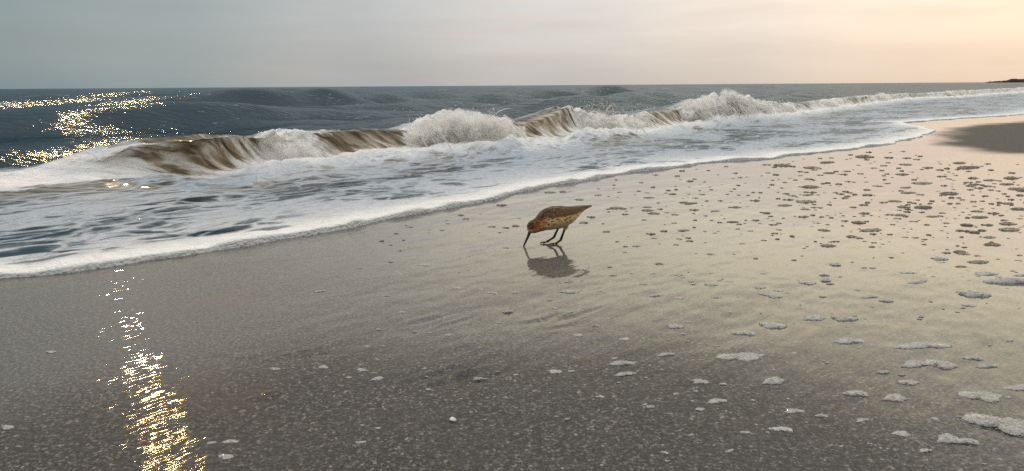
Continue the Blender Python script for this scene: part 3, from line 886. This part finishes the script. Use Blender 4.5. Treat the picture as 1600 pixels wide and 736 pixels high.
rg = random.Random(4)
rnd = []
tries = 0
taken = [(a, b) for a, b, _ in fronts + upper + mid]
while len(rnd) < 720 and tries < 60000:
    tries += 1
    x, y = rg.uniform(560, 1660), rg.uniform(236, 730)
    ye = np.interp(x, edge_px[:, 0], edge_px[:, 1])
    ye = 246 if x > 1440 else ye
    if y < ye + 6:
        continue
    dens = 1.0 * math.exp(-((y - 300) / 70.0) ** 2) * min(1, max(0.10, (x - 820) / 360.0)) + 0.10 * math.exp(-((y - 470) / 110.0) ** 2) + 0.02
    if rg.random() > dens:
        continue
    if abs(x - 866) < 74 and abs(y - 368) < 66:
        continue
    if min(abs(x - a) / 2.4 + abs(y - b) for a, b in taken) < 4.2:
        continue
    wd = min(30, max(3.0, rg.lognormvariate(1.85, 0.42))) * (1.0 if y < 450 else 1.0)
    rnd.append((x, y, wd))
    taken.append((x, y))
allp = [(x, y, wd, 1) for x, y, wd in fronts + upper + mid] + [(x, y, wd, 0) for x, y, wd in rnd]
allp.sort(key=lambda q: (-q[3], -q[2]))

LAB = {
    (1158, 558): 'largest foam patch with golden bubbles along its front, alone on grey wet sand',
    (1572, 664): 'long thick white foam patch cut by the right edge near the bottom corner',
    (1440, 541): 'long low white foam streak on dark wet sand left of the right edge',
    (1533, 619): 'rounded white foam patch just above the long one in the bottom right corner',
    (1602, 606): 'pale bluish foam patch cut in half by the right edge of the picture',
    (1208, 509): 'oval white foam patch just above and right of the largest foam patch',
    (1164, 521): 'small bubbly foam patch directly above the largest foam patch',
    (1326, 533): 'white foam patch right of the largest, below a side by side pair of patches',
    (1320, 498): 'right one of two foam patches lying side by side above the lower right sand',
    (1273, 497): 'left one of two foam patches lying side by side above the lower right sand',
    (1208, 596): 'flat white foam patch below and right of the largest foam patch',
    (1094, 597): 'wedge-shaped white foam patch below and left of the largest foam patch',
    (971, 568): 'white foam patch below the bird, upper one of a close pair',
    (974, 585): 'thin white foam patch below the bird, lower one of a close pair',
    (1398, 622): 'round white foam patch left of the rounded patch near the bottom right corner',
}
stuff_v, stuff_f, stuff_m, so = [], [], [], 0
count = 0
for x, y, wd, listed in allp:
    p = ground(x, y)
    dist = float(np.linalg.norm(p - CAM))
    size = wd / F_PX * dist * (1.0 if y < 470 else 0.86)
    dep = math.asin(EYE / dist)
    key = (int(x), int(y))
    me = BIG[count % 3] if wd >= 55 else (rg.choice(MID) if wd >= 19 else rg.choice(LOW))
    if key == (1158, 558):
        me = BIG[0]
    if wd < 55 and rg.random() < 1.0 - float(sstep(385, 440, y)):  # farther patches take the thin foam with shade in its colour
        me = rg.choice(MID_T) if wd >= 17 else rg.choice(LOW_T)
    zk = rg.uniform(0.7, 1.1)
    if wd < 55 and y < 480:
        zk *= 0.85
    ang = rg.gauss(0, 0.13)
    if count < 300:
        ob = bpy.data.objects.new('foam_patch', me)
        COL.objects.link(ob)
        ob.location = (p[0], p[1], 0.0)
        ob.rotation_euler = (0, 0, ang)
        sy = rg.uniform(0.55, 0.8)
        if me.materials[0] == M_THIN_SHADED:
            zk *= 0.75
        ob.scale = (size, size * sy, size * zk)
        if key in LAB:
            tag(ob, LAB[key], 'foam patch', 'foam patches on the wet sand')
        else:
            thin = me.materials[0] == M_THIN_SHADED
            size_w = 'wide' if wd >= 28 else 'medium-sized' if wd >= 18 else 'small' if wd >= 10 else 'tiny'
            look = 'thin shade-browned' if thin else 'white bubbly'
            if y < 420 and x > 1000:
                col_w = 'by the right edge' if x > 1480 else 'below the drained dark sand' if x > 1340 else 'below the foam tongue' if x > 1180 else 'right of the bird'
                row_w = 'far' if y < 285 else 'middle' if y < 340 else 'near'
                lb, gp = f'{size_w} {look} foam patch on the {row_w} pale shining sand {col_w}', 'foam patches on the pale shining sand'
            elif y < 420:
                col_w = 'behind the bird' if x > 800 and y < 365 else 'beside and just right of the bird' if x > 868 else 'left of the bird by the foam edge'
                lb, gp = f'{size_w} {look} foam patch on wet sand {col_w}', 'foam patches around the bird'
            elif x > 1000:
                col_w = 'near the right edge' if x > 1440 else 'right of the largest patch' if x > 1220 else 'around the largest patch'
                row_w = 'upper' if y < 480 else 'middle' if y < 585 else 'bottom'
                lb, gp = f'{size_w} {look} foam patch on the {row_w} grey wet sand {col_w}', 'foam patches on the grey sand at right'
            else:
                col_w = 'below the bird' if x > 760 else 'at lower centre' if x > 480 else 'at lower left'
                row_w = 'smooth' if y < 520 else 'coarse'
                lb, gp = f'{size_w} {look} foam patch on the {row_w} grey sand {col_w}', 'foam patches on the coarse foreground sand'
            tag(ob, lb, 'foam patch', gp)
    else:
        n = len(me.vertices)
        co = np.empty(n * 3, np.float32)
        me.vertices.foreach_get('co', co)
        co = co.reshape(-1, 3) * np.array([size, size * 0.75, size * zk])
        ca, sa = math.cos(ang), math.sin(ang)
        co = np.stack((co[:, 0] * ca - co[:, 1] * sa + p[0], co[:, 0] * sa + co[:, 1] * ca + p[1], co[:, 2]), -1)
        fi = np.empty(len(me.loops), np.int32)
        me.loops.foreach_get('vertex_index', fi)
        stuff_v.append(co)
        stuff_f.append(fi + so)
        stuff_m.append(np.full(len(me.polygons), 1 if me.materials[0] == M_THIN_SHADED else 0, np.int32))
        so += n
    count += 1
if stuff_v:
    ob = mesh_obj('foam_flecks', np.concatenate(stuff_v), np.concatenate(stuff_f), 3, M_BUB)
    ob.data.materials.append(M_THIN_SHADED)
    ob.data.polygons.foreach_set('material_index', np.concatenate(stuff_m))
    tag(ob, 'countless tiny foam flecks scattered between the larger patches on the wet sand', 'foam', kind='stuff')

# ------------------------------------------------------------------ shell chip
def build_shell():
    m, t = material('bleached_shell')
    geo = t.n('ShaderNodeTexCoord').outputs['Object']
    c = t.ramp(t.noise(geo, 300.0, 3.0), [(0.3, (0.62, 0.58, 0.50)), (0.7, (0.82, 0.80, 0.74))])
    t.n('ShaderNodeOutputMaterial', i={0: t.n('ShaderNodeBsdfPrincipled', i={'Base Color': c, 'Roughness': 0.35}).outputs[0]})
    n, k = 14, 6
    P = np.zeros((k, n, 3))
    for i in range(k):
        for j in range(n):
            a = math.pi * (j / (n - 1) * 1.25 - 0.125)
            rr = (i + 0.2) / k * (0.006 + 0.0007 * math.cos(a * 9))
            P[i, j] = (rr * math.cos(a), rr * math.sin(a) * 1.1, 0.0035 * (1 - (i / (k - 1)) ** 2) + 0.0002 * math.cos(a * 18) * i / k)
    o = grid_obj('shell_chip', P, m)
    so_ = o.modifiers.new('thickness', 'SOLIDIFY')
    so_.thickness = 0.0009
    g = ground(708, 657)
    o.location = (g[0], g[1], 0.0012)
    o.rotation_euler = (R(8), R(-6), R(140))
    tag(o, 'small bleached white shell chip on the coarse sand at bottom centre', 'shell')


build_shell()

# ------------------------------------------------------------------ the bird
def build_bird():
    K = 0.000451 * 1.02
    root = bpy.data.objects.new('shorebird', None)
    COL.objects.link(root)
    f = ground(760 + 485 / 4.6, 290 + 415 / 4.6)
    b = ground(760 + 265 / 4.6, 290 + 440 / 4.6)
    root.location = (f[0], f[1], 0.0)
    yaw = math.atan2(b[1] - f[1], b[0] - f[0])          # local +X points to the bill
    root.rotation_euler = (0, 0, yaw)
    stretch = float(np.hypot(*(b - f)[:2])) / (220 * 0.000451)
    tag(root, 'brown and buff shorebird with rusty neck probing the wet sand with its long dark bill', 'bird')

    def q(zx, zy, yy=0.0):
        # point of the bird's own upright plane (through foot and bill tip) that shows at this spot of the photograph
        d = ray(760 + zx / 4.6, 290 + zy / 4.6)
        nv = np.array([-math.sin(yaw), math.cos(yaw), 0.0])
        k = np.dot(f - CAM, nv) / np.dot(d, nv)
        p = CAM + d * k - np.array([f[0], f[1], 0.0])
        return np.array([p[0] * math.cos(yaw) + p[1] * math.sin(yaw), yy, p[2]])
    # materials
    m, t = material('bird_plumage')
    tcn = t.n('ShaderNodeTexCoord').outputs['Object']
    up = t.n('ShaderNodeAttribute', attribute_name='upper').outputs['Fac']
    neck = t.n('ShaderNodeAttribute', attribute_name='rusty').outputs['Fac']
    lit_under = t.n('ShaderNodeAttribute', attribute_name='pale').outputs['Fac']
    sc = t.mapping(tcn, scale=(1.0, 1.4, 1.5))
    vor = t.n('ShaderNodeTexVoronoi', feature='F1', i={'Vector': sc, 'Scale': 165.0})
    cell = t.n('ShaderNodeSeparateColor', i={0: vor.outputs['Color']}).outputs[0]
    fib = t.noise(t.mapping(tcn, rot=(0, R(12), 0), scale=(1.0, 3.0, 5.0)), 150.0, 4.0, 0.6)
    side = t.ramp(t.m('MULTIPLY_ADD', cell, 0.6, t.m('MULTIPLY', fib, 0.5)), [(0.26, (0.07, 0.034, 0.014)), (0.38, (0.48, 0.25, 0.075)), (0.52, (0.86, 0.51, 0.18)), (0.85, (0.95, 0.70, 0.36))])  # buff mottled flank, its golden tones raised to carry warm light in the colour
    back = t.ramp(t.m('MULTIPLY_ADD', cell, 0.6, t.m('MULTIPLY', fib, 0.5)), [(0.25, (0.02, 0.011, 0.007)), (0.6, (0.075, 0.038, 0.018)), (0.9, (0.28, 0.15, 0.065))])
    uu = t.mr(t.m('ADD', up, t.m('MULTIPLY', t.m('SUBTRACT', fib, 0.5), 0.5)), 0.52, 0.82)
    col = t.mix(uu, side, back)
    col = t.mix(t.m('MULTIPLY', lit_under, 0.85), col, t.ramp(fib, [(0.3, (0.80, 0.58, 0.33)), (0.7, (0.92, 0.80, 0.60))]))  # cream rear flank and belly, with the warm light on them painted in
    col = t.mix(t.m('MULTIPLY', neck, 0.68), col, t.ramp(fib, [(0.3, (0.30, 0.065, 0.02)), (0.7, (0.58, 0.17, 0.06))]))
    bmp = t.n('ShaderNodeBump', i={'Strength': 0.8, 'Distance': 0.002, 'Height': t.m('MULTIPLY_ADD', vor.outputs['Distance'], -0.8, fib)})
    t.n('ShaderNodeOutputMaterial', i={0: t.n('ShaderNodeBsdfPrincipled', i={'Base Color': col, 'Roughness': 0.8, 'Specular IOR Level': 0.2, 'Sheen Weight': 0.15, 'Normal': bmp.outputs[0]}).outputs[0]})
    MP = m
    m, t = material('dark_horn')
    tcn = t.n('ShaderNodeTexCoord').outputs['Object']
    c = t.ramp(t.noise(tcn, 400.0), [(0.3, (0.010, 0.008, 0.007)), (0.7, (0.032, 0.026, 0.020))])
    t.n('ShaderNodeOutputMaterial', i={0: t.n('ShaderNodeBsdfPrincipled', i={'Base Color': c, 'Roughness': 0.4}).outputs[0]})
    MD = m
    m, t = material('flight_feather')
    tcn = t.n('ShaderNodeTexCoord').outputs['Object']
    ed = t.n('ShaderNodeAttribute', attribute_name='rim').outputs['Fac']
    fb = t.noise(tcn, 500.0, 3.0)
    c = t.mix(t.mr(ed, 0.70, 1.0, 0.0, 0.75), t.ramp(fb, [(0.3, (0.05, 0.026, 0.013)), (0.7, (0.14, 0.073, 0.033))]), (0.36, 0.20, 0.09))
    t.n('ShaderNodeOutputMaterial', i={0: t.n('ShaderNodeBsdfPrincipled', i={'Base Color': c, 'Roughness': 0.75, 'Specular IOR Level': 0.2}).outputs[0]})
    MF = m
    # body loft
    stn = [(752, 140, 151, .0060), (720, 143, 164, .0115), (680, 147, 188, .0170), (640, 151, 230, .0240), (600, 151, 268, .0300), (560, 149, 292, .0340), (520, 148, 306, .0368), (480, 151, 312, .0378), (440, 163, 317, .0350),
           (410, 180, 322, .0305), (385, 203, 328, .0250), (365, 226, 335, .0205), (345, 243, 341, .0180), (325, 252, 341, .0165), (310, 264, 337, .0140), (300, 278, 326, .0095), (296, 292, 314, .0040)]
    A = np.array(stn, float)
    # refine along the spine with smooth interpolation
    u = np.arange(len(A))
    uf = np.linspace(0, len(A) - 1, 70)

    def cr(col):
        p = np.concatenate(([2 * A[0, col] - A[1, col]], A[:, col], [2 * A[-1, col] - A[-2, col]]))
        i = np.clip(np.floor(uf).astype(int), 0, len(A) - 2)
        f_ = uf - i
        p0, p1, p2, p3 = p[i], p[i + 1], p[i + 2], p[i + 3]
        return 0.5 * (2 * p1 + (p2 - p0) * f_ + (2 * p0 - 5 * p1 + 4 * p2 - p3) * f_ ** 2 + (3 * p1 - p0 - 3 * p2 + p3) * f_ ** 3)
    zx, zt, zb, hw = cr(0), cr(1), cr(2), np.maximum(cr(3), 0.0015)
    nr = 36
    ang = np.linspace(0, 2 * math.pi, nr, endpoint=False)
    V, U, N_, Pl = [], [], [], []
    for i in range(len(uf)):
        top, bot = q(zx[i], zt[i]), q(zx[i], zb[i])
        c, h = (top + bot) / 2, (top[2] - bot[2]) / 2
        for a in ang:
            ca, sa = math.cos(a), math.sin(a)
            wob = 1 + 0.012 * math.sin(7 * a + i * 0.9) + 0.010 * math.sin(13 * a - i * 0.6)
            e = 0.88
            yy = hw[i] * math.copysign(abs(ca) ** e, ca) * wob
            zz = h * math.copysign(abs(sa) ** e, sa) * wob
            V.append((c[0], yy, c[2] + zz))
            U.append(np.clip(0.5 + 0.5 * sa + (0.35 if zx[i] < 365 else 0.0) * (sa > -0.2) * (1 if zx[i] < 350 else 0.5), 0, 1) if zx[i] < 700 else (0.9 if sa > -0.1 else 0.2))
            N_.append(float(sstep(410, 385, zx[i]) * sstep(300, 335, zx[i]) * sstep(0.75, 0.2, sa)))
            Pl.append(float(max(sstep(555, 650, zx[i]) * sstep(0.15, -0.35, sa), 0.8 * sstep(390, 440, zx[i]) * sstep(-0.15, -0.7, sa))))
    V = np.array(V)
    nrg = len(uf)
    faces, sizes = [], []
    for i in range(nrg - 1):
        for j in range(nr):
            k = (j + 1) % nr
            faces += [i * nr + j, i * nr + k, (i + 1) * nr + k, (i + 1) * nr + j]
            sizes.append(4)
    faces += list(range(nr - 1, -1, -1))
    sizes.append(nr)
    faces += list(range((nrg - 1) * nr, nrg * nr))
    sizes.append(nr)
    mesh_obj('body', V, faces, np.array(sizes), MP, root, {'upper': U, 'rusty': N_, 'pale': Pl})

    def tube(name, pts, rads, mat, parent, sides=10):
        pts = [np.array(p, float) for p in pts]
        V, fc, sz = [], [], []
        for i, p in enumerate(pts):
            d = pts[min(i + 1, len(pts) - 1)] - pts[max(i - 1, 0)]
            d /= np.linalg.norm(d)
            e1 = np.cross(d, [0.1, 1.0, 0.05])
            e1 /= np.linalg.norm(e1)
            e2_ = np.cross(d, e1)
            for j in range(sides):
                a = 2 * math.pi * j / sides
                V.append(p + rads[i] * (math.cos(a) * e1 + math.sin(a) * e2_))
        for i in range(len(pts) - 1):
            for j in range(sides):
                k = (j + 1) % sides
                fc += [i * sides + j, i * sides + k, (i + 1) * sides + k, (i + 1) * sides + j]
                sz.append(4)
        fc += list(range(sides - 1, -1, -1))
        fc += list(range((len(pts) - 1) * sides, len(pts) * sides))
        sz += [sides, sides]
        return mesh_obj(name, V, fc, np.array(sz), mat, parent)
    # bill: slightly drooped, tip in the sand
    tube('bill', [q(322, 312), q(313, 332), q(300, 364), q(286, 396), q(274, 421), q(264, 446)], [.0062, .0052, .0041, .0034, .0029, .0018], MD, root, 12)
    for sgn in (1, -1):
        e = mesh_ico(0.0026)
        eo = mesh_obj('eye', e[0] + q(322, 284, sgn * 0.0150), e[1], 3, MD, root)
    # legs: feathered thigh, tibia, ankle, shank; toes are their sub-parts
    for sgn, hip, kn, ft in ((1, (556, 292), (524, 384), (488, 413.5)), (-1, (535, 292), (500, 372), (446, 410.5))):
        y0 = sgn * 0.011
        tube('thigh', [q(hip[0] + 4, hip[1] - 22, y0), q(hip[0], hip[1] + 6, y0), q((hip[0] * 2 + kn[0]) / 3, (hip[1] * 2 + kn[1]) / 3, y0)], [.011, .0075, .0026], MP, root)
        lg = tube('leg', [q(hip[0], hip[1] + 4, y0), q((hip[0] + kn[0]) / 2, (hip[1] + kn[1]) / 2, y0), q(kn[0], kn[1] - 3, y0), q(kn[0] - 1, kn[1] + 2, y0), q((kn[0] + ft[0]) / 2, (kn[1] + ft[1]) / 2, y0), q(ft[0], ft[1] - 2, y0)],
                  [.0040, .0036, .0042, .0040, .0034, .0036], MD, root)
        fx = q(ft[0], 414, y0)
        for ta, ln in ((-0.5, 0.021), (0.0, 0.026), (0.5, 0.021), (math.pi, 0.009)):
            d = np.array([math.cos(ta), math.sin(ta), 0])
            tube('toe', [fx + [0, 0, .0018], fx + d * ln * 0.5 + [0, 0, .0017], fx + d * ln + [0, 0, .0010]], [.0021, .0017, .0008], MD, lg, 8)
    # folded wing: overlapping feathers on each flank, long primaries to the tail
    rgf = random.Random(3)
    hwi = lambda z_: float(np.interp(z_, A[::-1, 0], A[::-1, 3]))
    ti = lambda z_: float(np.interp(z_, A[::-1, 0], A[::-1, 1]))
    bi = lambda z_: float(np.interp(z_, A[::-1, 0], A[::-1, 2]))

    def feather(base, tip, wdt, nrm):
        base, tip, nrm = np.array(base), np.array(tip), np.array(nrm)
        d = tip - base
        sd_ = np.cross(nrm, d)
        sd_ /= np.linalg.norm(sd_)
        prof = [0.35, 0.8, 1.0, 0.92, 0.6, 0.08]
        V, rim, fc = [], [], []
        for i, w_ in enumerate(prof):
            c = base + d * i / 5
            for kx in (-1, 0, 1):
                V.append(c + sd_ * kx * wdt * w_ * 0.5 + nrm * (0.0011 if kx == 0 else 0.0) * (1 if i < 5 else 0.3))
                rim.append(1.0 if (kx != 0 or i == 5) else 0.0)
        for i in range(5):
            for j in range(2):
                a = i * 3 + j
                fc += [a, a + 1, a + 4, a + 3]
        return np.array(V), fc, rim
    for sgn in (1, -1):
        wing = None
        V, fc, rim, o = [], [], [], 0
        rows = [(0.08, 395, 600, 15, 40, .009), (0.18, 400, 620, 15, 42, .009), (0.28, 410, 620, 14, 44, .009)]
        allf = []
        for fr, a0, a1, nf, ln, wd in rows:
            for i in range(nf):
                zx0 = a1 - (a1 - a0) * i / (nf - 1) + rgf.uniform(-5, 5)
                allf.append((zx0, fr + rgf.uniform(-.02, .02), ln * rgf.uniform(.85, 1.15), wd, -0.02))
        for i in range(6):
            allf.append((600 + i * 9, 0.10 + 0.035 * i, 140 - i * 12, .009, -0.06))
        for zx0, fr, ln, wd, drop in allf:
            def surf(zx_, fr_, lift):
                zt_, zb_ = ti(zx_), bi(zx_)
                h = (zb_ - zt_) / 2
                cz = (zb_ + zt_) / 2
                cc = 1 - 2 * fr_                              # +1 top .. -1 bottom
                yy = hwi(zx_) * math.sqrt(max(0.0, 1 - cc * cc)) ** 0.9
                return q(zx_, cz - h * cc, sgn * (yy + lift))
            x1 = min(zx0 + ln, 748)
            p0, p1 = surf(zx0, fr, 0.0004), surf(x1, min(0.8, fr + 0.04 if fr > 0.3 else fr + 0.05), 0.0022)
            nn = np.array([0, sgn * (0.35 + fr), 0.9 - fr])
            nn = nn / np.linalg.norm(nn)
            v, f_, r_ = feather(p0, p1, wd, nn)
            V.append(v)
            fc += [k + o for k in f_]
            rim += r_
            o += len(v)
        wing = mesh_obj('wing', np.concatenate(V), fc, 4, MF, root, {'rim': rim})
        wing['label'] = 'folded wing of dark brown feathers with buff edges'
    return root


def mesh_ico(r):
    bm = bmesh.new()
    bmesh.ops.create_icosphere(bm, subdivisions=2, radius=r)
    v = np.array([x.co[:] for x in bm.verts])
    f = np.array([[x.index for x in k.verts] for k in bm.faces])
    bm.free()
    return v, f


build_bird()
